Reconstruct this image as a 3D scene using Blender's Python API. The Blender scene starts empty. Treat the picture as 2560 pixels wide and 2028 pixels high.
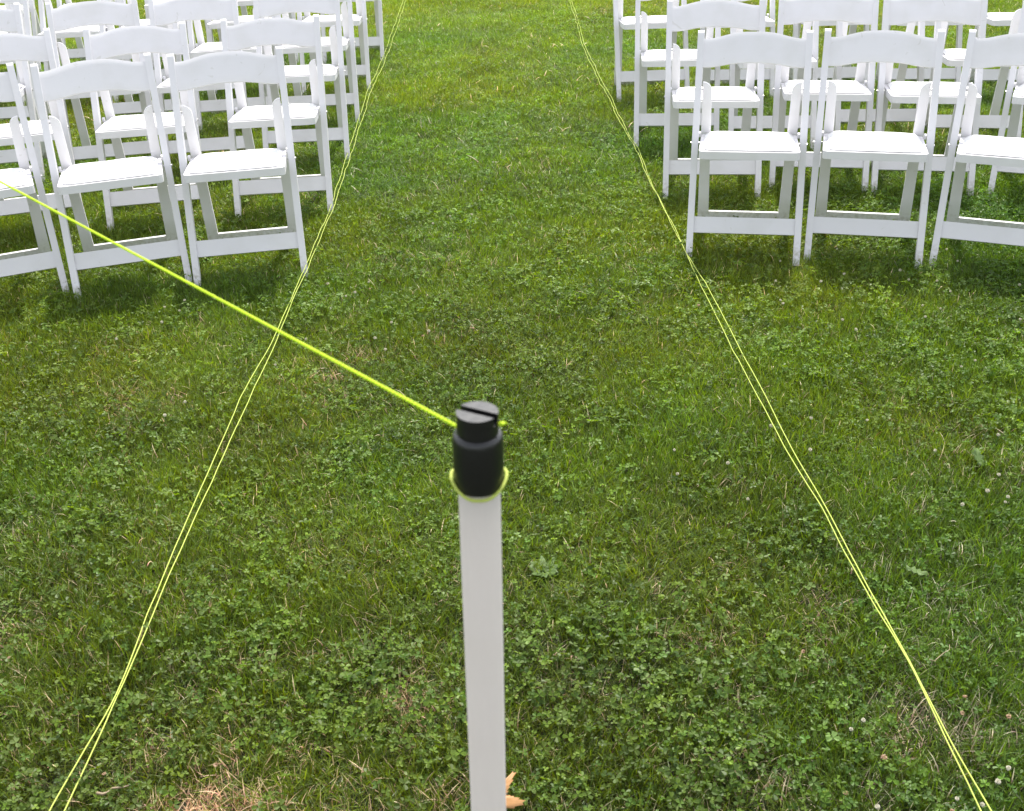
import bpy, bmesh, math, random
import numpy as np
from mathutils import Vector, Matrix
R = math.radians
S = bpy.context.scene
C = S.collection

# ------------------------------------------------------------------ camera
F_PX, PITCH, ROLL, CAM_H = 2774.556, 0.501460, -0.037093, 1.58217
s_, c_ = math.sin(PITCH), math.cos(PITCH)
fw = Vector((0, c_, -s_)); up0 = Vector((0, s_, c_)); rt0 = Vector((1, 0, 0))
cr_, sr_ = math.cos(ROLL), math.sin(ROLL)
rt = rt0 * cr_ + up0 * sr_; up = -rt0 * sr_ + up0 * cr_
cam = bpy.data.cameras.new('camera')
cam.sensor_fit = 'HORIZONTAL'; cam.sensor_width = 36.0
cam.lens = F_PX / 2560 * 36.0
cam.clip_start = 0.02; cam.clip_end = 500
cam.dof.use_dof = True; cam.dof.focus_distance = 4.2; cam.dof.aperture_fstop = 17.0
co = bpy.data.objects.new('camera', cam); C.objects.link(co)
m = Matrix.Identity(4)
for i in range(3):
    m[i][0] = rt[i]; m[i][1] = up[i]; m[i][2] = -fw[i]
m[2][3] = CAM_H
co.matrix_world = m
S.camera = co

# ------------------------------------------------------------------ light
SUN_EL, SUN_AZ = R(58), R(12)          # azimuth measured from +Y (behind the chairs) towards +X
w = bpy.data.worlds.new('World'); S.world = w; w.use_nodes = True
nt = w.node_tree; nt.nodes.clear()
sky = nt.nodes.new('ShaderNodeTexSky'); sky.sky_type = 'NISHITA'; sky.sun_disc = False
sky.sun_elevation = SUN_EL; sky.sun_rotation = SUN_AZ
sky.air_density = 1.0; sky.dust_density = 1.5; sky.ozone_density = 1.0
bg = nt.nodes.new('ShaderNodeBackground'); bg.inputs['Strength'].default_value = 0.15
out = nt.nodes.new('ShaderNodeOutputWorld')
hz = nt.nodes.new('ShaderNodeHueSaturation'); hz.inputs['Saturation'].default_value = 0.26   # thin white haze over the blue
nt.links.new(sky.outputs[0], hz.inputs['Color']); nt.links.new(hz.outputs[0], bg.inputs[0]); nt.links.new(bg.outputs[0], out.inputs[0])
sl = bpy.data.lights.new('sun', 'SUN'); sl.energy = 2.6; sl.angle = R(2.5); sl.color = (1.0, 0.95, 0.87)
so = bpy.data.objects.new('sun', sl); C.objects.link(so)
d = Vector((math.sin(SUN_AZ) * math.cos(SUN_EL), math.cos(SUN_AZ) * math.cos(SUN_EL), math.sin(SUN_EL)))
so.rotation_euler = d.to_track_quat('Z', 'Y').to_euler()
so.location = d * 20
S.view_settings.view_transform = 'Standard'; S.view_settings.look = 'None'
S.view_settings.gamma = 1.0; S.view_settings.use_curve_mapping = False
S.view_settings.exposure = 1.16

rng = random.Random(7)
nr = np.random.RandomState(11)

# ------------------------------------------------------------------ materials
def new_mat(name):
    m = bpy.data.materials.new(name); m.use_nodes = True
    nt = m.node_tree; b = nt.nodes['Principled BSDF']
    return m, nt, b
def N(nt, t, **kw):
    n = nt.nodes.new(t)
    for k, v in kw.items(): setattr(n, k, v)
    return n
def L(nt, a, b): nt.links.new(a, b)

def resin_mat(name, col, rough, bump_scale, bump, dirt=0.06):
    m, nt, b = new_mat(name)
    tc = N(nt, 'ShaderNodeTexCoord'); oi = N(nt, 'ShaderNodeObjectInfo')
    add = N(nt, 'ShaderNodeVectorMath', operation='ADD')
    L(nt, tc.outputs['Object'], add.inputs[0]); L(nt, oi.outputs['Location'], add.inputs[1])
    n1 = N(nt, 'ShaderNodeTexNoise'); n1.inputs['Scale'].default_value = 9; n1.inputs['Detail'].default_value = 6
    L(nt, add.outputs[0], n1.inputs['Vector'])
    rp = N(nt, 'ShaderNodeValToRGB')
    rp.color_ramp.elements[0].position = 0.3; rp.color_ramp.elements[0].color = (col[0]*(1-dirt), col[1]*(1-dirt), col[2]*(1-1.3*dirt), 1)
    rp.color_ramp.elements[1].position = 0.55; rp.color_ramp.elements[1].color = (*col, 1)
    L(nt, n1.outputs['Fac'], rp.inputs['Fac'])
    if name == 'white_resin':      # splashed soil and grass juice on the feet, scuffs higher up
        sp = N(nt, 'ShaderNodeSeparateXYZ'); L(nt, tc.outputs['Object'], sp.inputs[0])
        mrz = N(nt, 'ShaderNodeMapRange'); mrz.inputs[1].default_value = 0.10; mrz.inputs[2].default_value = 0.02; mrz.inputs[3].default_value = 0; mrz.inputs[4].default_value = 1
        L(nt, sp.outputs['Z'], mrz.inputs[0])
        nd = N(nt, 'ShaderNodeTexNoise'); nd.inputs['Scale'].default_value = 70; nd.inputs['Detail'].default_value = 5; L(nt, add.outputs[0], nd.inputs['Vector'])
        rd = N(nt, 'ShaderNodeValToRGB'); rd.color_ramp.elements[0].position = .42; rd.color_ramp.elements[1].position = .68; L(nt, nd.outputs['Fac'], rd.inputs['Fac'])
        mu = N(nt, 'ShaderNodeMath', operation='MULTIPLY'); L(nt, mrz.outputs[0], mu.inputs[0]); L(nt, rd.outputs[0], mu.inputs[1])
        ns = N(nt, 'ShaderNodeTexNoise'); ns.inputs['Scale'].default_value = 14; ns.inputs['Detail'].default_value = 2; ns.inputs['Distortion'].default_value = 2.5
        L(nt, add.outputs[0], ns.inputs['Vector'])
        rs = N(nt, 'ShaderNodeValToRGB'); rs.color_ramp.elements[0].position = .70; rs.color_ramp.elements[1].position = .74; rs.color_ramp.elements[1].color = (.18, .18, .18, 1); L(nt, ns.outputs['Fac'], rs.inputs['Fac'])
        mxx = N(nt, 'ShaderNodeMath', operation='MAXIMUM'); L(nt, mu.outputs[0], mxx.inputs[0]); L(nt, rs.outputs[0], mxx.inputs[1])
        mxd = N(nt, 'ShaderNodeMix', data_type='RGBA'); mxd.inputs[7].default_value = (0.36, 0.34, 0.24, 1)
        L(nt, mxx.outputs[0], mxd.inputs[0]); L(nt, rp.outputs[0], mxd.inputs[6]); L(nt, mxd.outputs[2], b.inputs['Base Color'])
    else:
        L(nt, rp.outputs[0], b.inputs['Base Color'])
    b.inputs['Roughness'].default_value = rough
    n2 = N(nt, 'ShaderNodeTexNoise'); n2.inputs['Scale'].default_value = bump_scale; n2.inputs['Detail'].default_value = 3
    L(nt, add.outputs[0], n2.inputs['Vector'])
    bp = N(nt, 'ShaderNodeBump'); bp.inputs['Strength'].default_value = bump; bp.inputs['Distance'].default_value = 0.002
    L(nt, n2.outputs['Fac'], bp.inputs['Height']); L(nt, bp.outputs[0], b.inputs['Normal'])
    return m
M_RESIN = resin_mat('white_resin', (0.78, 0.765, 0.79), 0.5, 60, 0.12)
M_SEAT = resin_mat('white_seat_resin', (0.78, 0.765, 0.79), 0.5, 60, 0.12)
M_VINYL = resin_mat('white_vinyl', (0.84, 0.84, 0.84), 0.5, 22, 0.35, 0.03)
M_PIPE = resin_mat('white_pipe_plastic', (0.84, 0.805, 0.79), 0.7, 90, 0.05, 0.05)
_t = M_PIPE.node_tree; _tr = _t.nodes.new('ShaderNodeBsdfTranslucent'); _tr.inputs[0].default_value = (0.85, 0.8, 0.76, 1)
_ms = _t.nodes.new('ShaderNodeMixShader'); _ms.inputs[0].default_value = 0.34      # thin plastic lets some sun through
_t.links.new(_t.nodes['Principled BSDF'].outputs[0], _ms.inputs[1]); _t.links.new(_tr.outputs[0], _ms.inputs[2]); _t.links.new(_ms.outputs[0], _t.nodes['Material Output'].inputs[0])
M_PIPE.node_tree.nodes['Principled BSDF'].inputs['Specular IOR Level'].default_value = 0.15
M_RESIN.node_tree.nodes['Principled BSDF'].inputs['Specular IOR Level'].default_value = 0.35
M_CAP = resin_mat('black_cap_plastic', (0.006, 0.006, 0.007), 0.36, 160, 0.16, 0.1)
M_CAP.node_tree.nodes['Principled BSDF'].inputs['Specular IOR Level'].default_value = 0.75
M_PIN = resin_mat('zinc_pin', (0.55, 0.55, 0.55), 0.35, 100, 0.05)
M_PIN.node_tree.nodes['Principled BSDF'].inputs['Metallic'].default_value = 0.8

def cord_mat(name, col):
    m, nt, b = new_mat(name)
    tc = N(nt, 'ShaderNodeTexCoord')
    wv = N(nt, 'ShaderNodeTexNoise'); wv.inputs['Scale'].default_value = 240
    L(nt, tc.outputs['Object'], wv.inputs['Vector'])
    mx = N(nt, 'ShaderNodeMix', data_type='RGBA')
    mx.inputs[6].default_value = (col[0]*.8, col[1]*.8, col[2]*.7, 1); mx.inputs[7].default_value = (*col, 1)
    L(nt, wv.outputs['Fac'], mx.inputs[0]); L(nt, mx.outputs[2], b.inputs['Base Color'])
    b.inputs['Roughness'].default_value = 0.6
    bp = N(nt, 'ShaderNodeBump'); bp.inputs['Strength'].default_value = 0.5; bp.inputs['Distance'].default_value = 0.0006
    L(nt, wv.outputs['Fac'], bp.inputs['Height']); L(nt, bp.outputs[0], b.inputs['Normal'])
    tr = N(nt, 'ShaderNodeBsdfTranslucent'); tr.inputs[0].default_value = (*col, 1)
    ms = N(nt, 'ShaderNodeMixShader'); ms.inputs[0].default_value = 0.35
    L(nt, b.outputs[0], ms.inputs[1]); L(nt, tr.outputs[0], ms.inputs[2])
    L(nt, ms.outputs[0], nt.nodes['Material Output'].inputs[0])
    return m
M_CORD_Y = cord_mat('yellow_twine', (0.74, 0.84, 0.20))
M_CORD_G = cord_mat('lime_twine', (0.80, 1.0, 0.05))

def leaf_mat(name, trans, rough, spec):
    """leaf colour comes from a per-face mesh colour, shifted by where in the lawn the tuft grows"""
    m, nt, b = new_mat(name)
    vc = N(nt, 'ShaderNodeAttribute', attribute_name='tint', attribute_type='GEOMETRY')
    gi = N(nt, 'ShaderNodeAttribute', attribute_name='shift', attribute_type='INSTANCER')
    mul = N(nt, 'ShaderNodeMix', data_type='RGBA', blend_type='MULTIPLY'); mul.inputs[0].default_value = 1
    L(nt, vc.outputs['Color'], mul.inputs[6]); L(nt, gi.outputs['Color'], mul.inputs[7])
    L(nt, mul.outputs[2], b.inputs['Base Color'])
    b.inputs['Roughness'].default_value = rough
    b.inputs['Specular IOR Level'].default_value = spec
    tr = N(nt, 'ShaderNodeBsdfTranslucent')
    hs = N(nt, 'ShaderNodeHueSaturation'); hs.inputs['Saturation'].default_value = 1.15; hs.inputs['Value'].default_value = 1.5; hs.inputs['Hue'].default_value = 0.49
    L(nt, mul.outputs[2], hs.inputs['Color']); L(nt, hs.outputs[0], tr.inputs[0])
    ms = N(nt, 'ShaderNodeMixShader'); ms.inputs[0].default_value = trans
    L(nt, b.outputs[0], ms.inputs[1]); L(nt, tr.outputs[0], ms.inputs[2])
    L(nt, ms.outputs[0], nt.nodes['Material Output'].inputs[0])
    return m
M_BLADE = leaf_mat('grass_blade', 0.36, 0.42, 0.36)
M_CLOVER = leaf_mat('clover_leaf', 0.36, 0.48, 0.33)

def plain_leaf(name, c1, c2, trans, scale=40):
    m, nt, b = new_mat(name)
    tc = N(nt, 'ShaderNodeTexCoord'); n1 = N(nt, 'ShaderNodeTexNoise')
    n1.inputs['Scale'].default_value = scale; n1.inputs['Detail'].default_value = 4
    L(nt, tc.outputs['Object'], n1.inputs['Vector'])
    mx = N(nt, 'ShaderNodeMix', data_type='RGBA'); mx.inputs[6].default_value = (*c1, 1); mx.inputs[7].default_value = (*c2, 1)
    L(nt, n1.outputs['Fac'], mx.inputs[0]); L(nt, mx.outputs[2], b.inputs['Base Color']); b.inputs['Roughness'].default_value = 0.55
    tr = N(nt, 'ShaderNodeBsdfTranslucent'); L(nt, mx.outputs[2], tr.inputs[0])
    ms = N(nt, 'ShaderNodeMixShader'); ms.inputs[0].default_value = trans
    L(nt, b.outputs[0], ms.inputs[1]); L(nt, tr.outputs[0], ms.inputs[2]); L(nt, ms.outputs[0], nt.nodes['Material Output'].inputs[0])
    return m
M_DRY = plain_leaf('dry_tan_leaf', (0.40, 0.19, 0.06), (0.78, 0.45, 0.20), 0.3, 60)
M_TWIG = plain_leaf('dry_straw', (0.26, 0.19, 0.11), (0.42, 0.33, 0.22), 0.1, 80)
M_WEED = plain_leaf('weed_leaf', (0.09, 0.16, 0.035), (0.15, 0.23, 0.06), 0.3)
M_STEM = plain_leaf('flower_stem', (0.08, 0.16, 0.04), (0.1, 0.2, 0.05), 0.3)
M_PETAL = plain_leaf('white_petals', (0.62, 0.58, 0.44), (0.80, 0.77, 0.66), 0.3, 300)
M_FADED = plain_leaf('faded_petals', (0.33, 0.17, 0.09), (0.60, 0.42, 0.28), 0.2, 300)

# ------------------------------------------------------------------ helpers
def tag(o, label=None, cat=None, group=None, kind=None):
    if label: o['label'] = label
    if cat: o['category'] = cat
    if group: o['group'] = group
    if kind: o['kind'] = kind
    return o
def link_mesh(name, me, mat, parent=None, smooth=False):
    if mat: me.materials.append(mat)
    if smooth: me.polygons.foreach_set('use_smooth', [True] * len(me.polygons))
    o = bpy.data.objects.new(name, me); C.objects.link(o)
    if parent: o.parent = parent
    return o
def obj(name, bm, mat, parent=None, smooth=False):
    bmesh.ops.recalc_face_normals(bm, faces=bm.faces)
    me = bpy.data.meshes.new(name); bm.to_mesh(me); bm.free()
    return link_mesh(name, me, mat, parent, smooth)
def empty(name, loc, rz=0):
    o = bpy.data.objects.new(name, None); C.objects.link(o); o.empty_display_size = 0.1
    o.location = loc; o.rotation_euler = (0, 0, rz); return o
def bevel(bm, w, seg=2):
    bmesh.ops.bevel(bm, geom=[e for e in bm.edges if e.calc_face_angle(0) > 0.5], offset=w, segments=seg, profile=0.5, affect='EDGES')
def prism(outline, axis, a, b_):
    """extrude a 2-D outline along an axis; outline coordinates are the other two axes in order"""
    bm = bmesh.new()
    def P(u, v, t):
        return {'x': (t, u, v), 'y': (u, t, v), 'z': (u, v, t)}[axis]
    v0 = [bm.verts.new(P(u, v, a)) for u, v in outline]; v1 = [bm.verts.new(P(u, v, b_)) for u, v in outline]
    n = len(outline)
    bm.faces.new(v0); bm.faces.new(v1)
    for i in range(n): bm.faces.new([v0[i], v0[(i+1) % n], v1[(i+1) % n], v1[i]])
    return bm
def rrect(x0, x1, y0, y1, r, seg=5):
    pts = []
    rs = r if isinstance(r, (list, tuple)) else [r]*4
    for (cx, cy, a0, rr) in ((x1, y1, 0, rs[0]), (x0, y1, 90, rs[1]), (x0, y0, 180, rs[2]), (x1, y0, 270, rs[3])):
        ccx = cx - rr if a0 in (0, 270) else cx + rr
        ccy = cy - rr if a0 in (0, 90) else cy + rr
        for k in range(seg+1):
            a = R(a0 + 90*k/seg); pts.append((ccx + rr*math.cos(a), ccy + rr*math.sin(a)))
    return pts
def tube(pts, r, seg=8, cap=True, rfun=None):
    bm = bmesh.new(); rings = []
    n = len(pts)
    for i, p in enumerate(pts):
        p = Vector(p); t = (Vector(pts[min(i+1, n-1)]) - Vector(pts[max(i-1, 0)])).normalized()
        a = t.orthogonal().normalized() if i == 0 else (prev - t * prev.dot(t)).normalized()
        prev = a; b = t.cross(a)
        rr = rfun(i/(n-1)) if rfun else r
        rings.append([bm.verts.new(p + (a*math.cos(2*math.pi*k/seg) + b*math.sin(2*math.pi*k/seg))*rr) for k in range(seg)])
    for i in range(n-1):
        for k in range(seg):
            bm.faces.new([rings[i][k], rings[i][(k+1) % seg], rings[i+1][(k+1) % seg], rings[i+1][k]])
    if cap:
        bm.faces.new(rings[0]); bm.faces.new(rings[-1])
    return bm
def lathe(profile, seg=40):
    bm = bmesh.new(); rings = []
    for r, z in profile:
        rings.append([bm.verts.new((r*math.cos(2*math.pi*k/seg), r*math.sin(2*math.pi*k/seg), z)) for k in range(seg)] if r > 1e-6 else [bm.verts.new((0, 0, z))])
    for i in range(len(rings)-1):
        A, B = rings[i], rings[i+1]
        for k in range(seg):
            k2 = (k+1) % seg
            vs = [A[k % len(A)], A[k2 % len(A)], B[k2 % len(B)], B[k % len(B)]]
            u = []
            for v in vs:
                if v not in u: u.append(v)
            if len(u) > 2: bm.faces.new(u)
    return bm

def interp_path(P, step):
    out = []
    for (a, b) in zip(P[:-1], P[1:]):
        a = np.array(a); b = np.array(b); n = max(1, int(np.linalg.norm(b-a)/step))
        for i in range(n): out.append(a+(b-a)*i/n)
    out.append(np.array(P[-1])); return np.array(out)

# value noise for placing plants
_tab = nr.rand(256, 256)
def vnoise(x, y, s):
    x = np.asarray(x)*s + 57.3; y = np.asarray(y)*s + 91.7
    xi = np.floor(x).astype(int); yi = np.floor(y).astype(int); fx = x-xi; fy = y-yi
    fx = fx*fx*(3-2*fx); fy = fy*fy*(3-2*fy)
    g = lambda a, b: _tab[a % 256, b % 256]
    return (g(xi, yi)*(1-fx)+g(xi+1, yi)*fx)*(1-fy) + (g(xi, yi+1)*(1-fx)+g(xi+1, yi+1)*fx)*fy
def fbm(x, y, s): return 0.5*vnoise(x, y, s)+0.3*vnoise(x, y, s*2.1)+0.2*vnoise(x, y, s*4.3)
def ground_z(x, y): return 0.014*(fbm(x, y, 1.3)-0.5)

# ------------------------------------------------------------------ ground sheet
bm = bmesh.new()
xs = np.concatenate([[-300, -100, -40, -15], np.linspace(-8, 8, 97), [15, 40, 100, 300]])
ys = np.concatenate([[-300, -100, -30, -8], np.linspace(-2, 15, 103), [25, 50, 120, 400]])
gx, gy = np.meshgrid(xs, ys); gz = ground_z(gx, gy) * ((np.abs(gx) < 8.1) & (gy > -2.1) & (gy < 15.1))
V = [[bm.verts.new((gx[j, i], gy[j, i], gz[j, i])) for i in range(len(xs))] for j in range(len(ys))]
for j in range(len(ys)-1):
    for i in range(len(xs)-1):
        bm.faces.new([V[j][i], V[j][i+1], V[j+1][i+1], V[j+1][i]])
mg, nt, b = new_mat('lawn_soil')
geo = N(nt, 'ShaderNodeNewGeometry')
n1 = N(nt, 'ShaderNodeTexNoise'); n1.inputs['Scale'].default_value = 60; n1.inputs['Detail'].default_value = 8
n2 = N(nt, 'ShaderNodeTexNoise'); n2.inputs['Scale'].default_value = 0.9; n2.inputs['Detail'].default_value = 4
L(nt, geo.outputs['Position'], n1.inputs['Vector']); L(nt, geo.outputs['Position'], n2.inputs['Vector'])
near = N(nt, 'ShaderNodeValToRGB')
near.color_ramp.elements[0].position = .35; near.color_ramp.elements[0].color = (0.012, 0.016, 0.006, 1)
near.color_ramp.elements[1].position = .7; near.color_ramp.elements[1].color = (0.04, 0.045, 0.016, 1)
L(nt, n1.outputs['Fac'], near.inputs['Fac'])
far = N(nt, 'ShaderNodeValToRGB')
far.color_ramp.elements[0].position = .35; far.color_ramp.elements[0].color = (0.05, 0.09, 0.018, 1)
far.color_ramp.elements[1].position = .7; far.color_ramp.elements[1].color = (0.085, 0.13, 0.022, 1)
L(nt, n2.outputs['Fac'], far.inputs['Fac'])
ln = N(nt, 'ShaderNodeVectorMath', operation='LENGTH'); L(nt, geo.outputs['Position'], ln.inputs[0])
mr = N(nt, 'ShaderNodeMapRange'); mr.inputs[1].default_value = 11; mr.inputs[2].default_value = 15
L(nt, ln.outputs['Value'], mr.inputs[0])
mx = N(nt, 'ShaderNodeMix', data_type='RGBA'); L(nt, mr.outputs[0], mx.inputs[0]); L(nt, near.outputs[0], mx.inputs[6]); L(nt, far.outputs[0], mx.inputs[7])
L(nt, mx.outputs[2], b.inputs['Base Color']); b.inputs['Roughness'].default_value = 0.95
bp = N(nt, 'ShaderNodeBump'); bp.inputs['Strength'].default_value = 0.9; bp.inputs['Distance'].default_value = 0.02
L(nt, n1.outputs['Fac'], bp.inputs['Height']); L(nt, bp.outputs[0], b.inputs['Normal'])
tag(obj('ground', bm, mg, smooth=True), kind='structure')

# ------------------------------------------------------------------ chairs
LEAN_Y, H = 0.394, 0.786        # how far back and how high the top of an upright is
def stile_y(z): return LEAN_Y * z / H
def make_chair(key):
    t = empty('folding_chair', (0, 0, 0))
    # uprights: front leg and back post in one raked bar with a rounded head
    ln = math.hypot(LEAN_Y, H); ty, tz = LEAN_Y/ln, H/ln; ny, nz = tz, -ty   # along / backwards
    def pt(s, n, bow=0): return (ty*s + ny*(n+bow), tz*s + nz*(n+bow))
    ups = []
    for sx in (-1, 1):
        o2 = []
        N_ = 10
        def wid(s): return 0.0155 + 0.003*math.sin(math.pi*min(1, max(0, (s-.1)/.75)))
        def bw(s): return -0.010*math.sin(math.pi*max(0, min(1, s/ln)))*0.6
        fr = [pt(s, -wid(s), bw(s)) for s in np.linspace(0.004, ln-0.014, N_)]
        head = [pt(ln-0.014+0.014*math.sin(a), -wid(ln)*math.cos(a)) for a in (R(30), R(60), R(90), R(120), R(150))]
        bk = [pt(s, wid(s), bw(s)) for s in np.linspace(ln-0.014, 0.004, N_)]
        bmq = prism(fr+head+bk, 'x', sx*0.2065-0.0125, sx*0.2065+0.0125)
        bevel(bmq, 0.003, 2)
        obj('upright', bmq, M_RESIN, t, False)
    # curved back rest slat between the uprights
    bmq = bmesh.new(); nx = 24; nzs = 8
    L0, L1 = ln-0.139, ln-0.033
    front, back = [], []
    for i in range(nx+1):
        u = -1 + 2*i/nx; x = u*0.1945
        arch = 0.032*(0.5+0.5*math.cos(math.pi*min(1, abs(u)*1.03)**1.4))
        bow = 0.016*(1-u*u)
        cf, cb = [], []
        for j in range(nzs+1):
            v = j/nzs; s = (L0+arch*0.68) + (L1+arch*0.95-(L0+arch*0.68))*v
            th = 0.008
            if j in (0, nzs): th = 0.005
            a = pt(s, -th+bow-0.004); b2 = pt(s, th+bow-0.004)
            cf.append(bmq.verts.new((x, a[0], a[1]))); cb.append(bmq.verts.new((x, b2[0], b2[1])))
        front.append(cf); back.append(cb)
    for i in range(nx):
        for j in range(nzs):
            bmq.faces.new([front[i][j], front[i+1][j], front[i+1][j+1], front[i][j+1]])
            bmq.faces.new([back[i][j], back[i][j+1], back[i+1][j+1], back[i+1][j]])
        bmq.faces.new([front[i][0], back[i][0], back[i+1][0], front[i+1][0]])
        bmq.faces.new([front[i][nzs], front[i+1][nzs], back[i+1][nzs], back[i][nzs]])
    for i in (0, nx):
        for j in range(nzs): bmq.faces.new([front[i][j], front[i][j+1], back[i][j+1], back[i][j]])
    ob = obj('backrest', bmq, M_RESIN, t, True)
    es = ob.modifiers.new('edge', 'EDGE_SPLIT'); es.split_angle = R(50)
    # front stretcher between the uprights
    s0, s1 = (0.160-0.054)/tz, 0.160/tz
    bmq = prism([pt(s0, -0.010), pt(s1, -0.010), pt(s1, 0.008), pt(s0, 0.008)], 'x', -0.1942, 0.1942)
    obj('front_stretcher', bmq, M_RESIN, t)
    # seat: rounded frame with a tub lip, and the padded cushion on it
    yf, yr, zf, zr = -0.013, 0.322, 0.4390, 0.4130
    tilt = math.atan2(zf-zr, yr-yf)
    seat = empty_mesh = None
    fr_o = rrect(-0.186, 0.186, 0, yr-yf, [0.03, 0.03, 0.022, 0.022])
    bmq = prism(fr_o, 'z', -0.028, 0.0); bevel(bmq, 0.0035, 2)
    seat = obj('seat', bmq, M_SEAT, t, False)
    seat.location = (0, yf, zf); seat.rotation_euler = (-tilt, 0, 0)
    # cushion: grid with crowned top and rolled rim
    bmq = bmesh.new(); gxn, gyn = 26, 18; W2, D0, D1 = 0.170, 0.013, yr-yf-0.003
    vs = {}
    for i in range(gxn+1):
        for j in range(gyn+1):
            u = -1+2*i/gxn; v = -1+2*j/gyn
            k = 10   # superellipse squaring
            su = u*(1-0.5*v*v)**0.0
            r_ = max(abs(u), abs(v)); 
            if r_ > 0:
                sc = r_/((abs(u)**k+abs(v)**k)**(1/k)*1.0); 
            else: sc = 1
            uu, vv = u*sc, v*sc
            e = (abs(uu)**k+abs(vv)**k)**(1/k)
            h = 0.0085*(1-max(0, (e-0.93)/0.07)**2) + 0.0045*(1-e*e) + 0.0008*math.sin(uu*7+vv*3)*math.sin(vv*6)
            vs[i, j] = bmq.verts.new((uu*W2, D0+(vv+1)/2*(D1-D0), 0.0052+h))
    for i in range(gxn):
        for j in range(gyn): bmq.faces.new([vs[i, j], vs[i+1, j], vs[i+1, j+1], vs[i, j+1]])
    # rolled rim tucking in under the pad, so a dark seam shows above the frame
    rim = [vs[i, 0] for i in range(gxn)] + [vs[gxn, j] for j in range(gyn)] + [vs[i, gyn] for i in range(gxn, 0, -1)] + [vs[0, j] for j in range(gyn, 0, -1)]
    cyc = D0+(D1-D0)/2
    low = []
    for dz, ins in ((-0.0012, -0.0012), (-0.0032, 0.0005), (-0.0042, 0.0060)):
        ring = []
        for v in rim:
            dx, dy = v.co.x, v.co.y-cyc; l_ = math.hypot(dx, dy)
            ring.append(bmq.verts.new((v.co.x-dx/l_*ins, v.co.y-dy/l_*ins, v.co.z+dz)))
        low.append(ring)
    prev_r = rim
    for ring in low:
        for q in range(len(ring)):
            q2 = (q+1) % len(ring); bmq.faces.new([prev_r[q], ring[q], ring[q2], prev_r[q2]])
        prev_r = ring
    cu = obj('cushion', bmq, M_VINYL, seat, True)
    # rear legs: flat boards rising inside the uprights to a quarter-round head at the hinge
    for sx in (-1, 1):
        xi, xo = 0.143, 0.1885
        xi2 = 0.153
        o2 = [(xi, 0.0), (xo, 0.0), (xo, 0.616)]
        o2 += [(xi2 + (xo-xi2)*(1-math.sin(a)) , 0.616-0.036*(1-math.cos(a))) for a in [R(q) for q in (18, 36, 54, 72, 90)]]
        o2 = [(sx*x, z) for x, z in o2]
        bmq = prism(o2, 'y', -0.009, 0.009); bevel(bmq, 0.002, 2)
        for v_ in bmq.verts: v_.co.y += 0.400 - 0.099*(v_.co.z/0.61)
        obj('rear_leg', bmq, M_RESIN, t)
    # rear crossbar, close to the ground
    xi = 0.1435
    bmq = prism(rrect(-xi, xi, 0.010, 0.080, 0.002, 2), 'y', -0.008, 0.008)
    for v_ in bmq.verts: v_.co.y += 0.400 - 0.099*(v_.co.z/0.61)
    bevel(bmq, 0.0015, 1)
    obj('rear_crossbar', bmq, M_RESIN, t)
    # small hinge blocks at the back corners of the seat
    for sx in (-1, 1):
        bmq = prism(rrect(0.262, 0.290, 0.414, 0.432, 0.004, 2), 'x', min(sx*0.1865, sx*0.1955), max(sx*0.1865, sx*0.1955))
        obj('hinge_block', bmq, M_RESIN, t)
    # pivot pins where the seat and the rear legs hang on the uprights
    for (y, z, x0) in ((0.5*(stile_y(.41)+stile_y(.41)), 0.409, 0.190), (0.303, 0.590, 0.187)):
        for sx in (-1, 1):
            bmq = tube([(sx*x0, y, z), (sx*(x0+0.0335), y, z)], 0.0045, 8)
            obj('pivot_pin', bmq, M_PIN, t)
    return t
def dup(root):
    r = root.copy(); C.objects.link(r)
    for ch in list(root.children):
        c = ch.copy(); C.objects.link(c); c.parent = r
        for g in ch.children:
            q = g.copy(); C.objects.link(q); q.parent = c
    return r
CH = {
    'L1a': (-0.964, 3.919, 0.148),
    'L1b': (-1.389, 3.856, 0.284),
    'L1c': (-1.820, 3.763, 0.407),
    'L2a': (-0.958, 4.651, 0.071),
    'L2b': (-1.484, 4.571, 0.166),
    'L2c': (-1.995, 4.507, 0.283),
    'L3a': (-0.974, 5.450, 0.064),
    'L3b': (-1.440, 5.360, 0.115),
    'L3c': (-1.889, 5.332, 0.227),
    'L3d': (-2.443, 5.273, 0.200),
    'L4a': (-1.001, 6.204, 0.048),
    'L4b': (-1.474, 6.180, 0.104),
    'L4c': (-1.966, 6.204, 0.100),
    'L4d': (-2.774, 6.174, 0.135),
    'L5a': (-1.011, 6.962, 0.046),
    'L5b': (-1.577, 7.028, 0.060),
    'L5c': (-2.101, 7.044, 0.070),
    'L5d': (-2.568, 6.931, 0.080),
    'L5e': (-3.128, 6.881, 0.100),
    'L6a': (-1.006, 7.890, 0.013),
    'L6b': (-1.596, 7.875, 0.060),
    'L6c': (-2.186, 7.860, 0.080),
    'L6d': (-2.776, 7.845, 0.100),
    'L6e': (-3.366, 7.830, 0.120),
    'R1a': (0.889, 3.928, -0.201),
    'R1b': (1.325, 3.866, -0.277),
    'R1c': (1.755, 3.743, -0.413),
    'R2a': (0.905, 4.679, -0.124),
    'R2b': (1.381, 4.717, -0.181),
    'R2c': (1.805, 4.619, -0.204),
    'R2d': (2.265, 4.493, -0.451),
    'R3a': (0.871, 5.495, -0.099),
    'R3b': (1.326, 5.383, -0.114),
    'R3c': (1.867, 5.434, -0.083),
    'R3d': (2.275, 5.260, -0.180),
    'R4a': (0.887, 6.492, 0.019),
    'R4b': (1.364, 6.440, -0.054),
    'R4c': (1.895, 6.412, -0.080),
    'R4d': (2.379, 6.308, -0.115),
    'R4e': (2.863, 6.204, -0.150),
}
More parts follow.
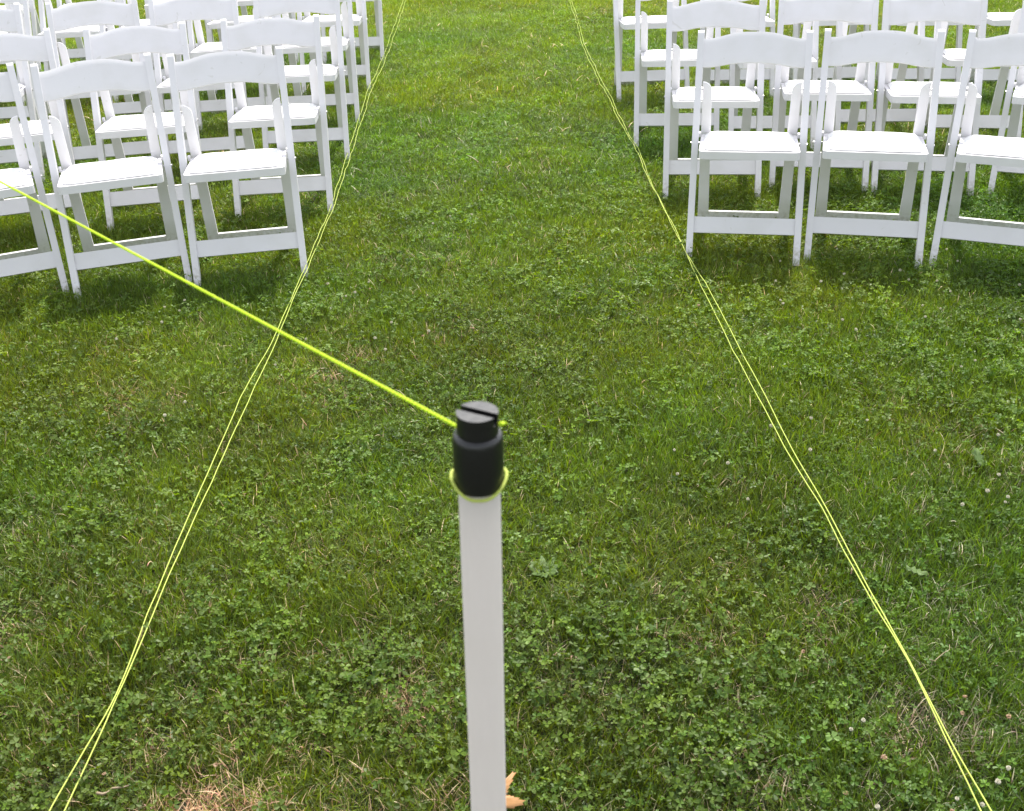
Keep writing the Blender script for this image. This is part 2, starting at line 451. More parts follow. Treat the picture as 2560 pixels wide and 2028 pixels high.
ROW = {'1': 'front', '2': 'second', '3': 'third', '4': 'fourth', '5': 'fifth', '6': 'rearmost'}
COL = {'a': 'next to the aisle string', 'b': 'second from the aisle string', 'c': 'third from the aisle string',
       'd': 'fourth from the aisle string', 'e': 'fifth from the aisle string'}
proto = make_chair('proto'); first = True
for ch in proto.children_recursive:            # overall width 0.42 m
    for v in ch.data.vertices: v.co.x *= 0.965
for k in sorted(CH):
    x, y, a = CH[k]
    o = proto if first else dup(proto); first = False
    o.location = (x, y, ground_z(x, y) - 0.002); o.rotation_euler = (rng.uniform(-.006, .006), rng.uniform(-.008, .008), a)
    side = 'left' if k[0] == 'L' else 'right'
    row = ROW[k[1]] if not (k[0] == 'R' and k[1] == '4') else 'rearmost'
    tag(o, 'white folding chair in the %s row of the %s block, %s' % (row, side, COL[k[2]]), 'chair',
        'white folding chairs in rows %s of the aisle' % side)

# ------------------------------------------------------------------ pole with black cap
AX = (-0.0225, 0.5872)
TX, TY = R(1.0), R(1.3)
pole = empty('stake', (AX[0]-math.sin(TY)*1.2, AX[1]+math.sin(TX)*1.2, 0))
pole.rotation_euler = (TX, TY, 0)
def on_pole(x, y, z): return Matrix.LocRotScale(pole.location, pole.rotation_euler, None) @ Vector((x, y, z))
obj('pipe', tube([(0, 0, -0.02+1.2255*i/24) for i in range(25)], 0.01335, 56, False), M_PIPE, pole, True)
cap = empty
bmq = lathe([(0.0, 1.2438), (0.0128, 1.2438), (0.0144, 1.2432), (0.0154, 1.2413), (0.0157, 1.2388), (0.0157, 1.2075), (0.0154, 1.2059), (0.0137, 1.2055)], 48)
# (profile runs neck shoulder -> skirt)
cp = obj('cap', bmq, M_CAP, pole, True)
bv = cp.modifiers.new('edge', 'EDGE_SPLIT'); bv.split_angle = R(60)
# neck: two half discs with the slot between them, standing on a round stub
sa = R(-27); gap = 0.0027; rn = 0.0129
def half(sgn, z0, z1):
    a0 = math.asin(gap/rn)
    pts = [(rn*math.cos(a), rn*math.sin(a)*sgn) for a in np.linspace(a0, math.pi-a0, 26)]
    bmh = prism(pts, 'z', z0, z1)
    bevel(bmh, 0.0005, 1)
    for v in bmh.verts:
        x, y = v.co.x, v.co.y
        v.co.x = x*math.cos(sa)-y*math.sin(sa); v.co.y = x*math.sin(sa)+y*math.cos(sa)
    return bmh
nk = obj('neck', lathe([(0, 1.2518), (rn, 1.2518), (rn, 1.2433), (0, 1.2433)], 48), M_CAP, cp, False)
for sg in (1, -1):
    obj('neck_half', half(sg, 1.2519, 1.2580), M_CAP, cp, False)
tag(pole, 'white plastic pipe stake with a slotted black cap in the foreground', 'pole')

# taut lime string from the cap out of the frame on the left, knotted on the right side
z_s = 1.2335
A = on_pole(-0.011, 0.001, 1.2462)
#   the line runs level to another post outside the frame
dirv = Vector((-0.496, 0.566, 0.0)).normalized()
def catenary(p0, dv, length, sag, n):
    return [tuple(Vector(p0)+dv*length*i/n - Vector((0, 0, sag*4*(i/n)*(1-i/n)))) for i in range(n+1)]
tl = empty('taut_string', A)
pts = [Vector((0.0265, -0.003, 0.0035)), Vector((0.0105, -0.001, 0.001)), Vector((0, 0, 0))]
pts += [Vector(q) for q in catenary((0, 0, 0), dirv, 4.0, 0.01, 30)[1:]]
# two plies laid round each other along the whole line
fine = [Vector(q) for q in interp_path([tuple(q) for q in pts], 0.0011)]
bmq = bmesh.new()
for ph in (0, math.pi):
    ply = []
    for i, q in enumerate(fine):
        tt = (fine[min(i+1, len(fine)-1)]-fine[max(i-1, 0)]).normalized(); sd = tt.cross(Vector((0, 0, 1))).normalized(); uu = sd.cross(tt)
        an = ph + i*0.9
        ply.append(q + (sd*math.cos(an)+uu*math.sin(an))*0.00058)
    b2 = tube(ply, 0.00078, 6); me2 = bpy.data.meshes.new('ply'); b2.to_mesh(me2); b2.free(); bmq.from_mesh(me2); bpy.data.meshes.remove(me2)
obj('line', bmq, M_CORD_G, tl, True)
bmq = bmesh.new(); bmesh.ops.create_icosphere(bmq, subdivisions=3, radius=0.0015)
for v in bmq.verts:
    v.co *= 1+0.25*math.sin(v.co.x*2500)*math.sin(v.co.z*2100+1)
    v.co.x *= 1.25
kn = obj('knot', bmq, M_CORD_G, tl, True); kn.location = (0.0262, -0.003, 0.0035)
obj('frayed_tail', tube([(0.0262, -0.003, 0.0035), (0.0278, -0.0036, 0.0046), (0.0290, -0.0040, 0.0038)], 0.0007, 6, True, lambda q: 0.0008*(1-0.5*q)), M_CORD_G, tl, True)
tag(tl, 'taut lime green string stretched from the black cap to the left edge', 'string')

# loop of cord hanging round the foot of the cap
pts = []
for i in range(65):
    a = 2*math.pi*i/64
    rr = 0.0152 + 0.0022*abs(math.cos(a))
    pts.append(tuple(on_pole(rr*math.cos(a), rr*math.sin(a), 1.2052 + 0.0020*math.sin(a) + 0.0075*abs(math.cos(a))**2.5)-Vector((AX[0], AX[1], 0))))
lp = obj('cord_loop', tube(pts, 0.00105, 8, False), M_CORD_Y, None, True); lp.location = (AX[0], AX[1], 0)
tag(lp, 'bright yellow cord looped round the pipe under the black cap', 'cord')

# ------------------------------------------------------------------ doubled strings on the grass
def smooth(p, k):
    ker = np.ones(k)/k; q = p.copy(); h = k//2
    for c in range(p.shape[1]): q[h:-h, c] = np.convolve(p[:, c], ker, 'valid')
    return q
def ground_string(P, gapf, label, seed, shade):
    P = interp_path(P, 0.03); P = smooth(P, 7)
    t = empty('string_line', (float(P[0][0]), float(P[0][1]), 0))
    for sgn in (-1, 1):
        pts = []
        for i, (x, y) in enumerate(P):
            g = gapf(y)
            n = fbm(x+sgn*3+seed, y, 3.1)-0.5
            jit = 0.012*(fbm(sgn*9+seed, y, 7.0)-0.5)*min(1, max(0, (y-3.2)/1.5))
            z = float(np.interp(y, [2, 4, 7], [0.058, 0.055, 0.054])) + 0.024*n + ground_z(x, y)
            pts.append((x+sgn*g+jit-P[0][0], y-P[0][1], z))
        obj('strand', tube(pts, 0.0014, 6), M_CORD_Y, t, True)
    tag(t, label, 'string', 'doubled yellow strings marking the aisle')
#  measured along the lawn, far to near, carried on past both edges of the frame
LP = [(-0.83, 12.5), (-0.807, 10.234), (-0.792, 9.068), (-0.783, 8.041), (-0.782, 7.277), (-0.793, 6.756), (-0.776, 6.294), (-0.761, 5.396), (-0.755, 5.009), (-0.746, 4.603), (-0.75, 4.251), (-0.752, 4.04), (-0.759, 3.583), (-0.763, 3.319), (-0.776, 3.056), (-0.79, 2.64), (-0.79, 2.424), (-0.797, 2.122), (-0.797, 1.833), (-0.798, 1.664), (-0.802, 1.587), (-0.81, 1.491), (-0.821, 1.374), (-0.835, 0.9), (-0.85, 0.3)]
RP = [(0.63, 12.5), (0.619, 9.903), (0.612, 8.879), (0.587, 7.868), (0.602, 7.25), (0.609, 6.715), (0.628, 6.413), (0.625, 6.032), (0.647, 5.595), (0.659, 5.291), (0.654, 4.801), (0.668, 4.441), (0.673, 4.18), (0.677, 3.87), (0.69, 3.682), (0.701, 3.331), (0.705, 2.998), (0.717, 2.742), (0.719, 2.53), (0.726, 2.353), (0.743, 2.173), (0.746, 2.005), (0.753, 1.869), (0.764, 1.731), (0.768, 1.575), (0.767, 1.483), (0.772, 1.392), (0.776, 1.3), (0.785, 0.9), (0.795, 0.3)]
def gapL(y):
    return float(np.interp(y, [0.9, 1.38, 1.5, 1.65, 1.9, 2.4, 2.85, 3.35, 3.85, 4.7, 5.8, 7.2, 8, 10], [.015, .011, .007, .0005, .006, .010, .013, .004, .005, .006, .011, .012, .014, .010]))
def gapR(y):
    return float(np.interp(y, [0.9, 1.3, 1.48, 1.65, 2.0, 2.3, 2.75, 3.2, 3.65, 3.95, 4.7, 5.8, 7.4, 10], [.007, .008, .004, .001, .004, .008, .012, .011, .008, .001, .003, .006, .008, .009]))
ground_string(LP, gapL, 'doubled yellow string lying on the grass along the left side of the aisle', 0, 0)
ground_string(RP, gapR, 'doubled yellow string lying on the grass along the right side of the aisle', 4, 0)

# ------------------------------------------------------------------ lawn: tuft meshes, spread by a geometry-nodes object
lib = bpy.data.collections.new('lawn_library')       # never linked: only a source of tuft shapes
def tuft_mesh(name, blades, radius, seed, dry, mat, hmin, hmax, wmin, wmax, lean_deg):
    r = np.random.RandomState(seed); verts = []; faces = []; cols = []
    main = r.rand()*2*math.pi
    for _ in range(blades):
        rad = radius*math.sqrt(r.rand()); an = r.rand()*2*math.pi
        x, y = rad*math.cos(an), rad*math.sin(an)
        h = hmin+(hmax-hmin)*r.rand()**1.3; wd = wmin+(wmax-wmin)*r.rand()
        la = main+r.randn()*1.3; lean = R(lean_deg)*(0.25+1.1*r.rand())
        tw = r.rand()*math.pi*2
        sx, sy = math.cos(tw)*wd/2, math.sin(tw)*wd/2
        curl = r.rand()*1.2+0.2
        segs = 3; base = len(verts); px, py, pz = x, y, -0.004; ang = lean*0.4
        for s in range(segs+1):
            f = s/segs; wf = (1, 0.95, 0.7, 0.0)[s]
            if s == segs: verts.append((px, py, pz))
            else:
                verts.append((px-sx*wf, py-sy*wf, pz)); verts.append((px+sx*wf, py+sy*wf, pz))
            ang = min(R(100), ang+lean*curl*0.55)
            st = h/segs*1.15
            px += math.cos(la)*math.sin(ang)*st; py += math.sin(la)*math.sin(ang)*st; pz += math.cos(ang)*st
        f_ = [(base, base+1, base+3, base+2), (base+2, base+3, base+5, base+4), (base+4, base+5, base+6)]
        faces += f_
        q = r.rand()
        if q < dry:
            k = r.rand(); c = np.array([0.80, 0.66, 0.46])*(0.6+0.55*k)
            if r.rand() < .13: c = np.array([0.34, 0.21, 0.10])*(0.6+0.6*k)
        else:
            g = r.rand(); c = np.array([0.074, 0.138, 0.018])*(1-g)+np.array([0.172, 0.240, 0.032])*g
            if r.rand() < 0.06: c = np.array([0.11, 0.18, 0.05])
            if r.rand() < 0.08: c = np.array([0.20, 0.27, 0.06])
            c = c*(0.45+1.0*r.rand())
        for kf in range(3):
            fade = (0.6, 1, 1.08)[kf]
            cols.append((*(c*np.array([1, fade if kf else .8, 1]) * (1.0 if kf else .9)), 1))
    return mesh_with_tint(name, verts, faces, cols, mat)
def mesh_with_tint(name, verts, faces, cols, mat):
    me = bpy.data.meshes.new(name); me.from_pydata(verts, [], faces)
    at = me.attributes.new('tint', 'FLOAT_COLOR', 'FACE')
    at.data.foreach_set('color', np.array(cols, dtype=np.float32).ravel())
    me.materials.append(mat); me.update()
    return me
def clover_mesh(name, leaves, radius, seed, size):
    r = np.random.RandomState(seed); verts = []; faces = []; cols = []
    for _ in range(leaves):
        rad = radius*math.sqrt(r.rand()); an = r.rand()*2*math.pi
        x, y = rad*math.cos(an), rad*math.sin(an)
        h = 0.020+0.022*r.rand(); la = r.rand()*2*math.pi; off = 0.012*r.rand()
        top = Vector((x+off*math.cos(la), y+off*math.sin(la), h))
        # stem
        b0 = len(verts)
        verts += [(x-0.0005, y, 0), (x+0.0005, y, 0), (top.x, top.y, top.z)]; faces.append((b0, b0+1, b0+2)); 
        g = r.rand(); c = np.array([0.066, 0.136, 0.018])*(1-g)+np.array([0.145, 0.220, 0.030])*g
        if r.rand() < 0.08: c = np.array([0.13, 0.20, 0.05])
        c = c*(0.65+0.7*r.rand()); cols.append((*(c*0.9), 1))
        nrm = Vector((math.cos(la)*0.6*r.rand()+0.22*r.randn(), math.sin(la)*0.6*r.rand()+0.22*r.randn(), 1)).normalized()
        ux = nrm.orthogonal().normalized(); uy = nrm.cross(ux); a0 = r.rand()*2*math.pi
        sz = size*(0.55+0.75*r.rand())
        fold = 0.25+0.5*r.rand()
        for k in range(3):
            a = a0+k*2*math.pi/3+0.15*r.randn(); dd = ux*math.cos(a)+uy*math.sin(a); ss = nrm.cross(dd)
            droop = 0.1*r.randn()
            def Q(f, s):    # f along the leaflet, s sideways
                return tuple(top + dd*(f*sz) + ss*(s*sz) + nrm*(abs(s)*sz*fold + droop*f*sz))
            b0 = len(verts)
            verts += [Q(0.04, 0), Q(0.55, 0), Q(0.97, 0), Q(0.35, 0.30), Q(0.75, 0.44), Q(1.02, 0.26), Q(0.35, -0.30), Q(0.75, -0.44), Q(1.02, -0.26)]
            faces += [(b0, b0+1, b0+4, b0+3), (b0+1, b0+2, b0+5, b0+4), (b0, b0+6, b0+7, b0+1), (b0+1, b0+7, b0+8, b0+2)]
            v = 0.9+0.2*r.rand()
            cols += [(*(c*v*1.12), 1), (*(c*v), 1), (*(c*v*1.12), 1), (*(c*v), 1)]
    return mesh_with_tint(name, verts, faces, cols, M_CLOVER)
protos = []
NG, NM, ND, NC = 10, 4, 4, 8
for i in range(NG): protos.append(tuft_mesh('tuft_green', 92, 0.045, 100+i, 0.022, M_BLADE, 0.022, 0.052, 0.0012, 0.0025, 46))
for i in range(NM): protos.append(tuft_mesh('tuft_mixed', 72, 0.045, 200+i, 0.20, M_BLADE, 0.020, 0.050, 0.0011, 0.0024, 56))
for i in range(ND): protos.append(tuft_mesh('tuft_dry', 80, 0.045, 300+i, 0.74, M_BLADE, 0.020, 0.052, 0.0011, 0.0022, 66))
for i in range(NC): protos.append(clover_mesh('tuft_clover', 15, 0.050, 400+i, 0.0082))
for i, me in enumerate(protos):
    o = bpy.data.objects.new('p%03d_%s' % (i, me.name), me); lib.objects.link(o)

# dried-out spots seen in the lawn: x, y, radius, strength
DRY = [(-0.563, 1.335, 0.11, 2.2), (-0.68, 1.40, 0.10, 0.45), (-0.22, 1.655, 0.12, 0.7), (0.654, 1.89, 0.10, 0.55), (0.762, 1.58, 0.10, 0.6), (0.131, 1.67, 0.13, 0.4),
       (-0.75, 1.955, 0.14, 0.35), (-0.376, 1.78, 0.15, 0.35), (-0.34, 4.07, 0.22, 0.3), (-1.0, 4.83, 0.3, .25), (-0.68, 1.65, 0.14, 0.35), (-0.30, 3.32, .16, .3),
       (-0.45, 1.52, 0.11, .4), (0.35, 1.8, .12, .25), (-0.13, 1.40, .10, .5), (-0.33, 1.44, .1, .4), (0.60, 1.48, .08, .25)]
def dryness(x, y):
    d = 0.30*np.clip((fbm(x+31, y+17, 1.7)-0.60)*4, 0, 1) + 0.22*np.clip((vnoise(x+5, y+3, 6.0)-0.8)*5, 0, 1)
    d = d*np.clip(1.4-y*0.15, .3, 1) + 0.16*np.clip((2.5-y)/0.8, 0, 1)
    for (a, b, r, s) in DRY:
        d = np.maximum(d, s*np.exp(-(((x-a)**2+(y-b)**2)/(r*r))*1.2))
    return d
def cloverness(x, y):
    n = fbm(x+70, y+40, 1.5)
    bias = 0.02 + 0.13*np.clip((x-0.3), -1, 1) - 0.06*np.clip((y-4.0)/1.6, -0.3, 2.2)
    m_ = np.clip((n+bias-0.50)*7, 0, 1)
    m2 = np.clip((vnoise(x, y, 4.5)-0.5)*4, 0, 1)
    return np.clip(m_*0.26+m2*0.30*(0.35+m_), 0, 1)
def scatter(x0, x1, y0, y1, sp, seed):
    r = np.random.RandomState(seed)
    nx, ny = int((x1-x0)/sp), int((y1-y0)/sp)
    X, Y = np.meshgrid(np.arange(nx), np.arange(ny))
    X = x0+(X.ravel()+r.rand(nx*ny))*sp; Y = y0+(Y.ravel()+r.rand(nx*ny))*sp
    return X, Y
def build_spread(name, X, Y, idx, scl, shift, kind_label, tiltamp, seed):
    r = np.random.RandomState(seed); n = len(X)
    me = bpy.data.meshes.new(name)
    Z = ground_z(X, Y)
    me.vertices.add(n); me.vertices.foreach_set('co', np.stack([X, Y, Z], 1).astype(np.float32).ravel())
    tx = tiltamp*((vnoise(X+9, Y+2, 5)-.5)*2+0.5*r.randn(n)); ty = tiltamp*((vnoise(X-4, Y+8, 5)-.5)*2+0.5*r.randn(n))
    rot = np.stack([tx, ty, r.rand(n)*6.283], 1)
    for nm, typ, data, fld in (('rot', 'FLOAT_VECTOR', rot, 'vector'), ('scl', 'FLOAT_VECTOR', scl, 'vector')):
        a = me.attributes.new(nm, typ, 'POINT'); a.data.foreach_set(fld, data.astype(np.float32).ravel())
    a = me.attributes.new('idx', 'INT', 'POINT'); a.data.foreach_set('value', idx.astype(np.int32))
    a = me.attributes.new('shift', 'FLOAT_COLOR', 'POINT'); a.data.foreach_set('color', np.concatenate([shift, np.ones((n, 1))], 1).astype(np.float32).ravel())
    o = bpy.data.objects.new(name, me); C.objects.link(o)
    ng = bpy.data.node_groups.new(name+'_nodes', 'GeometryNodeTree')
    ng.interface.new_socket('Geometry', in_out='INPUT', socket_type='NodeSocketGeometry')
    ng.interface.new_socket('Geometry', in_out='OUTPUT', socket_type='NodeSocketGeometry')
    gi = ng.nodes.new('NodeGroupInput'); go = ng.nodes.new('NodeGroupOutput')
    iop = ng.nodes.new('GeometryNodeInstanceOnPoints'); ci = ng.nodes.new('GeometryNodeCollectionInfo')
    ci.inputs['Collection'].default_value = lib; ci.inputs['Separate Children'].default_value = True; ci.inputs['Reset Children'].default_value = True
    def na(nm, dt):
        q = ng.nodes.new('GeometryNodeInputNamedAttribute'); q.data_type = dt; q.inputs['Name'].default_value = nm; return q.outputs['Attribute']
    e2r = ng.nodes.new('FunctionNodeEulerToRotation')
    ng.links.new(na('rot', 'FLOAT_VECTOR'), e2r.inputs[0]); ng.links.new(e2r.outputs[0], iop.inputs['Rotation'])
    ng.links.new(na('scl', 'FLOAT_VECTOR'), iop.inputs['Scale']); ng.links.new(na('idx', 'INT'), iop.inputs['Instance Index'])
    iop.inputs['Pick Instance'].default_value = True
    ng.links.new(gi.outputs[0], iop.inputs['Points']); ng.links.new(ci.outputs[0], iop.inputs['Instance'])
    ng.links.new(iop.outputs[0], go.inputs[0])
    md = o.modifiers.new('spread', 'NODES'); md.node_group = ng
    tag(o, kind_label, 'grass' if 'grass' in name else 'clover', None, 'stuff')
    return o
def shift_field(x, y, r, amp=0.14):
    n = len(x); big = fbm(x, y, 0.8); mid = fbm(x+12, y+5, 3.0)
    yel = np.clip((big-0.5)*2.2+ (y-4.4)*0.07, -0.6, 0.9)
    v = (1 + 0.55*(mid-0.5)) * (1+amp*r.randn(n)*0.8) * np.interp(y, [1.3, 2.3, 3.9, 6.3, 9], [0.88, 1.00, 1.10, 1.30, 1.42])  # darker near, brighter far: change of light with distance painted into the leaf colour
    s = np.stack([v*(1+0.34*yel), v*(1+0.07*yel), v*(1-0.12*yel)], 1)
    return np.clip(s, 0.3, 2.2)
def lawn():
    parts = [scatter(-2.4, 2.4, 0.5, 4.8, 0.033, 1), scatter(-6.5, 6.5, 4.8, 15, 0.050, 2),
             scatter(-6, -2.4, 0, 4.8, 0.055, 3), scatter(2.4, 6, 0, 4.8, 0.055, 4)]
    X = np.concatenate([p[0] for p in parts]); Y = np.concatenate([p[1] for p in parts])
    r = np.random.RandomState(5); n = len(X)
    far = np.clip((Y-4.8)*10, 0, 1); far = np.maximum(far, (np.abs(X) > 2.4))
    d = dryness(X, Y); cl = cloverness(X, Y)
    pick = r.rand(n)
    idx = r.randint(0, NG, n)
    idx = np.where(pick < np.clip(d*1.4, 0, .9), NG+r.randint(0, NM, n), idx)
    idx = np.where(pick < np.clip(d*1.1-0.35, 0, .92), NG+NM+r.randint(0, ND, n), idx)
    hs = 0.62 + 0.75*fbm(X+3, Y+1, 2.6) + 0.12*r.randn(n)
    hs = hs*(1-0.25*cl)*(1-0.18*np.clip(d, 0, 1))
    s = np.stack([1+0.35*far, 1+0.35*far, np.clip(hs, .4, 1.6)], 1) * (0.9+0.25*r.rand(n))[:, None]
    keep = r.rand(n) > 0.08*cl
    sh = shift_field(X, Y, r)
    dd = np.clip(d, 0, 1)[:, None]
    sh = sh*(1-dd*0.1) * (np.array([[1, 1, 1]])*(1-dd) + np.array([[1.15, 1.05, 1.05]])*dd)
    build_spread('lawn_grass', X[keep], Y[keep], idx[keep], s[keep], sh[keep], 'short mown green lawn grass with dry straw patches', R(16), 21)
    # clover
    parts = [scatter(-2.4, 2.4, 0.5, 4.8, 0.040, 6), scatter(-6, 6, 4.8, 14, 0.062, 7)]
    X = np.concatenate([p[0] for p in parts]); Y = np.concatenate([p[1] for p in parts]); n = len(X)
    cl = cloverness(X, Y); keep = r.rand(n) < (0.20+0.62*cl)*(1-0.7*np.clip(dryness(X, Y), 0, 1))
    X, Y = X[keep], Y[keep]; n = len(X)
    idx = NG+NM+ND+r.randint(0, NC, n)
    s0 = (0.85+0.35*r.rand(n))*(0.85+0.3*vnoise(X, Y, 2))
    s = np.stack([s0, s0, s0*(0.95+0.35*r.rand(n))], 1)
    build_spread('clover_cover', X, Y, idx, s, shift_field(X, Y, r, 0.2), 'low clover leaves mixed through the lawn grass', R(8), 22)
lawn()

# ------------------------------------------------------------------ clover flowers
def flower_mesh(name, seed, faded):
    r = np.random.RandomState(seed); bm = bmesh.new()
    n = 46 if not faded else 34
    for i in range(n):        # florets on a ball
        z = 1-2*(i+.5)/n; a = i*2.39996; q = math.sqrt(1-z*z); dv = Vector((q*math.cos(a), q*math.sin(a), z))
        if faded: dv = Vector((dv.x, dv.y, -abs(dv.z)*0.9+0.2)).normalized()
        ln = 0.0066*(0.85+0.3*r.rand()); w_ = 0.0011
        u = dv.orthogonal().normalized(); v = dv.cross(u)
        p0 = dv*0.0015; p1 = dv*ln*0.7 + Vector((0, 0, 0.0006)); p2 = dv*ln
        A_ = [bm.verts.new(p0), bm.verts.new(p1+u*w_), bm.verts.new(p1-u*w_*.5+v*w_), bm.verts.new(p1-u*w_*.5-v*w_), bm.verts.new(p2)]
        for (i0, i1) in ((1, 2), (2, 3), (3, 1)):
            bm.faces.new([A_[0], A_[i0], A_[i1]]); bm.faces.new([A_[4], A_[i1], A_[i0]])
    me = bpy.data.meshes.new(name); bm.to_mesh(me); bm.free(); me.materials.append(M_FADED if faded else M_PETAL)
    return me
hm = [flower_mesh('flower_head', 50+i, False) for i in range(3)]; fm = [flower_mesh('flower_head', 60+i, True) for i in range(2)]
bmq = tube([(0, 0, 0), (0.002, 0.001, 0.02), (0.0, 0.0, 0.051)], 0.0006, 5)
sm = bpy.data.meshes.new('stem'); bmq.to_mesh(sm); bmq.free(); sm.materials.append(M_STEM)
FL = [(1.243, 3.925), (1.007, 3.827), (0.948, 3.64), (1.405, 3.693), (1.508, 3.79), (1.638, 3.765), (0.925, 3.467), (0.927, 3.439), (1.086, 3.289), (1.108, 3.213), (1.356, 3.289), (1.427, 3.349), (1.51, 3.486), (1.378, 3.379), (1.341, 2.933), (1.396, 2.969), (1.648, 3.246), (0.821, 2.652), (0.704, 2.617), (1.291, 2.536), (1.2, 3.676), (1.76, 3.52), (0.971, 2.634), (1.102, 3.617), (1.641, 3.883), (1.405, 3.601), (1.497, 3.581), (-1.204, 3.603), (-1.143, 3.566), (-1.147, 3.657), (-1.042, 3.664), (-1.301, 3.355), (-0.999, 2.808), (-0.981, 4.121), (-0.732, 3.111), (-1.181, 3.476), (-0.959, 2.885), (0.822, 2.653), (0.777, 2.487), (1.099, 2.467), (1.292, 2.535), (1.214, 2.341), (1.158, 2.27), (1.18, 2.218), (1.075, 2.214), (1.196, 2.24), (-0.544, 3.679), (-0.573, 3.646), (-0.652, 3.764), (-0.504, 3.772), (-0.394, 3.408), (-0.264, 3.325), (-0.438, 3.29), (-0.664, 3.295), (-0.397, 3.201), (-0.297, 4.371), (-0.14, 4.465), (-0.23, 4.459), (-0.412, 4.448), (-0.047, 5.225), (-0.175, 4.933), (-0.034, 5.224), (0.468, 8.275), (0.781, 8.214), (0.458, 6.655), (-0.418, 7.541), (0.498, 5.541), (-0.1, 4.791), (0.551, 2.433), (0.415, 2.393), (0.568, 2.264), (0.424, 2.509), (0.632, 1.522), (0.603, 1.501), (0.737, 1.334), (0.851, 1.397), (0.775, 1.32), (0.597, 1.323), (0.821, 1.368)]
BR = [(0.82, 1.532), (0.902, 1.52), (0.643, 1.432), (0.552, 1.355), (0.841, 1.575), (0.72, 1.309), (0.567, 1.714), (-0.563, 1.47), (-0.764, 1.461), (-1.058, 1.783), (-0.282, 3.291), (-0.119, 3.338), (-0.495, 3.709), (0.646, 3.462)]
for lst, ms, lab, grp in ((FL, hm, 'small round white clover flower standing in the grass', 'white clover flowers in the lawn'),
                          (BR, fm, 'small withered brown clover flower head in the grass', 'withered clover flowers in the lawn')):
    for i, (x, y) in enumerate(lst):
        t = empty('clover_flower', (x, y-0.004, ground_z(x, y)), rng.random()*6.28)
        hh = bpy.data.objects.new('flower_head', ms[i % len(ms)]); C.objects.link(hh); hh.parent = t
        k = 0.6+0.32*rng.random()
        hh.location = (0, 0, 0.054); hh.scale = (k, k, k*0.9); hh.rotation_euler = (rng.uniform(-.4, .4), rng.uniform(-.4, .4), 0)
        st = bpy.data.objects.new('stem', sm); C.objects.link(st); st.parent = t
        if ms is hm:
            if y > 4.3: pl = 'on the aisle grass far up between the chair blocks'
            elif y > 3.55 and x > 0.7: pl = 'by the feet of the front row of the right block'
            elif x > 0.82 and y > 2.9: pl = 'in the open lawn in front of the right chair block'
            elif x > 0.82 and y > 1.9: pl = 'in the clover right of the right string'
            elif y < 1.9: pl = 'in the bottom right corner near the right string'
            elif x < -0.85: pl = 'in front of the left chair block, outside the left string'
            elif x < 0: pl = 'between the left string and the black cap'
            else: pl = 'between the pole and the right string'
        else:
            pl = 'in the bottom right corner' if (x > 0.5 and y < 2.5) else ('beside the left string near the bottom' if y < 2.5 else 'in the middle of the aisle')
        tag(t, lab.replace(' standing in the grass', '').replace(' in the grass', '') + ' ' + pl, 'flower', grp.replace(' in the lawn', '') + ' ' + pl)

# ------------------------------------------------------------------ fallen leaf behind the stake, twigs, weeds
def leaf_blade(outline, cup, seed, thick=0.0005, sub=3):
    """outline fan (x, y) around a centre, curled; given real thickness"""
    bm = bmesh.new(); c = bm.verts.new((0, 0, 0)); n = len(outline); rings = []
    r = np.random.RandomState(seed)
    for k in range(1, sub+1):
        f = k/sub
        rings.append([bm.verts.new((x*f, y*f, cup*(x*x+y*y)*f*f + 0.004*math.sin(7*math.atan2(y, x)+seed)*f*f)) for x, y in outline])
    for i in range(n):
        j = (i+1) % n
        bm.faces.new([c, rings[0][i], rings[0][j]])
        for k in range(sub-1): bm.faces.new([rings[k][i], rings[k+1][i], rings[k+1][j], rings[k][j]])
    bmesh.ops.recalc_face_normals(bm, faces=bm.faces)
    bmesh.ops.solidify(bm, geom=bm.faces[:], thickness=thick)
    return bm
mp = [(0.062, 90), (0.030, 72), (0.043, 58), (0.026, 50), (0.064, 37), (0.038, 24), (0.026, 8), (0.040, -8), (0.064, -21), (0.030, -40), (0.014, -80),
      (0.022, -145), (0.026, -168), (0.022, 175), (0.026, 160), (0.034, 152), (0.026, 130), (0.043, 122), (0.030, 108)]
ol = []
for (ra, aa), (rb, ab) in zip(mp, mp[1:]+mp[:1]):
    for f in (0, .2, .4, .6, .8):
        if ab-aa > 180: ab -= 360
        if aa-ab > 180: ab += 360
        q = ra+(rb-ra)*f; q *= 1 + (0.10 if len(ol) % 2 else -0.06); an = R(aa+(ab-aa)*f); ol.append((q*math.cos(an), q*math.sin(an)))
lf = empty('fallen_leaf', (-0.064, 1.363, 0.055), 0); lf.rotation_euler = (R(10), R(-6), R(5))
obj('blade', leaf_blade(ol, 2.2, 3), M_DRY, lf, True)
obj('stalk', tube([(0, -0.012, 0), (0.004, -0.035, 0.004), (0.010, -0.055, 0.010)], 0.0008, 6), M_DRY, lf, True)
tag(lf, 'curled orange tan fallen leaf lying behind the foot of the pipe', 'leaf')
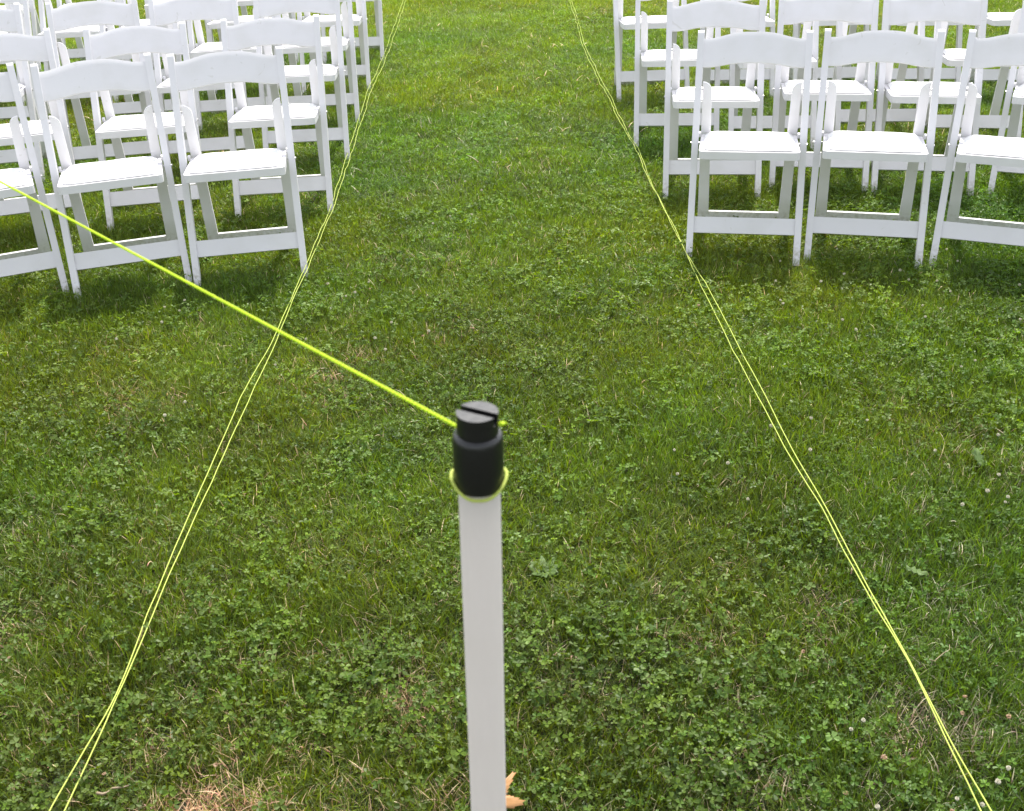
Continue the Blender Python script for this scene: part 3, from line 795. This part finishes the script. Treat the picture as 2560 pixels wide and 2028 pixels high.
def broad_leaf(name, loc, rz, ln, wd, label, mat, cat, tilt=10, seed=1):
    ol = []
    for i in range(24):
        a = 2*math.pi*i/24; ol.append((wd/2*math.sin(a)*(1+0.08*math.sin(5*a)), ln/2*math.cos(a)))
    o = obj(name, leaf_blade(ol, 3.0, seed), mat, None, True)
    o.location = loc; o.rotation_euler = (R(tilt), R(6), R(rz)); tag(o, label, cat); return o
broad_leaf('weed_leaf', (1.203, 2.434, 0.042), 25, 0.06, 0.03, 'pale upright weed leaf among clover near the right edge', M_WEED, 'leaf', 35, 2)
broad_leaf('weed_leaf', (0.886, 1.972, 0.042), 70, 0.05, 0.025, 'broad green weed leaf among clover to the right of the right string', M_WEED, 'leaf', 12, 4)
# rosette weed just right of the stake
rz = empty('rosette_weed', (0.06, 2.06, 0.008))
for i in range(8):
    ol = [(0.008*math.sin(2*math.pi*q/16)*(1+0.35*math.cos(8*math.pi*q/16)), 0.024*math.cos(2*math.pi*q/16)) for q in range(16)]
    l = obj('leaf', leaf_blade(ol, 1.0, i), M_WEED, rz, True); a = i*0.785+rng.uniform(-.2, .2)
    l.rotation_euler = (R(18), 0, a); l.location = (-math.sin(a)*0.022, math.cos(a)*0.022, 0.012)
tag(rz, 'flat rosette weed with toothed leaves just right of the pipe', 'weed')
def twig(loc, rz_, ln, r0, label, seed, mat=M_TWIG):
    r = np.random.RandomState(seed); pts = []; y = 0; x = 0
    for i in range(7):
        pts.append((ln*(i/6-.5), 0.006*r.randn()*ln*8, 0.003*r.randn()))
    o = obj('dry_twig', tube(pts, r0, 6, True, lambda t: r0*(1-0.5*t)), mat, None, True)
    o.location = loc; o.rotation_euler = (0, R(4), R(rz_)); tag(o, label, 'twig')
twig((-0.743, 1.431, 0.042), 24, 0.055, 0.0028, 'short pale dry twig on the grass beside the left string', 1)
twig((-0.30, 1.46, 0.045), -35, 0.05, 0.0009, 'thin pale straw stalk on the grass left of the pipe', 2)
twig((0.843, 1.699, 0.045), 40, 0.07, 0.0011, 'thin dry stalk on the clover right of the right string', 3)
twig((-0.09, 1.58, 0.045), 62, 0.045, 0.0009, 'thin straw stalk just left of the pipe', 4)
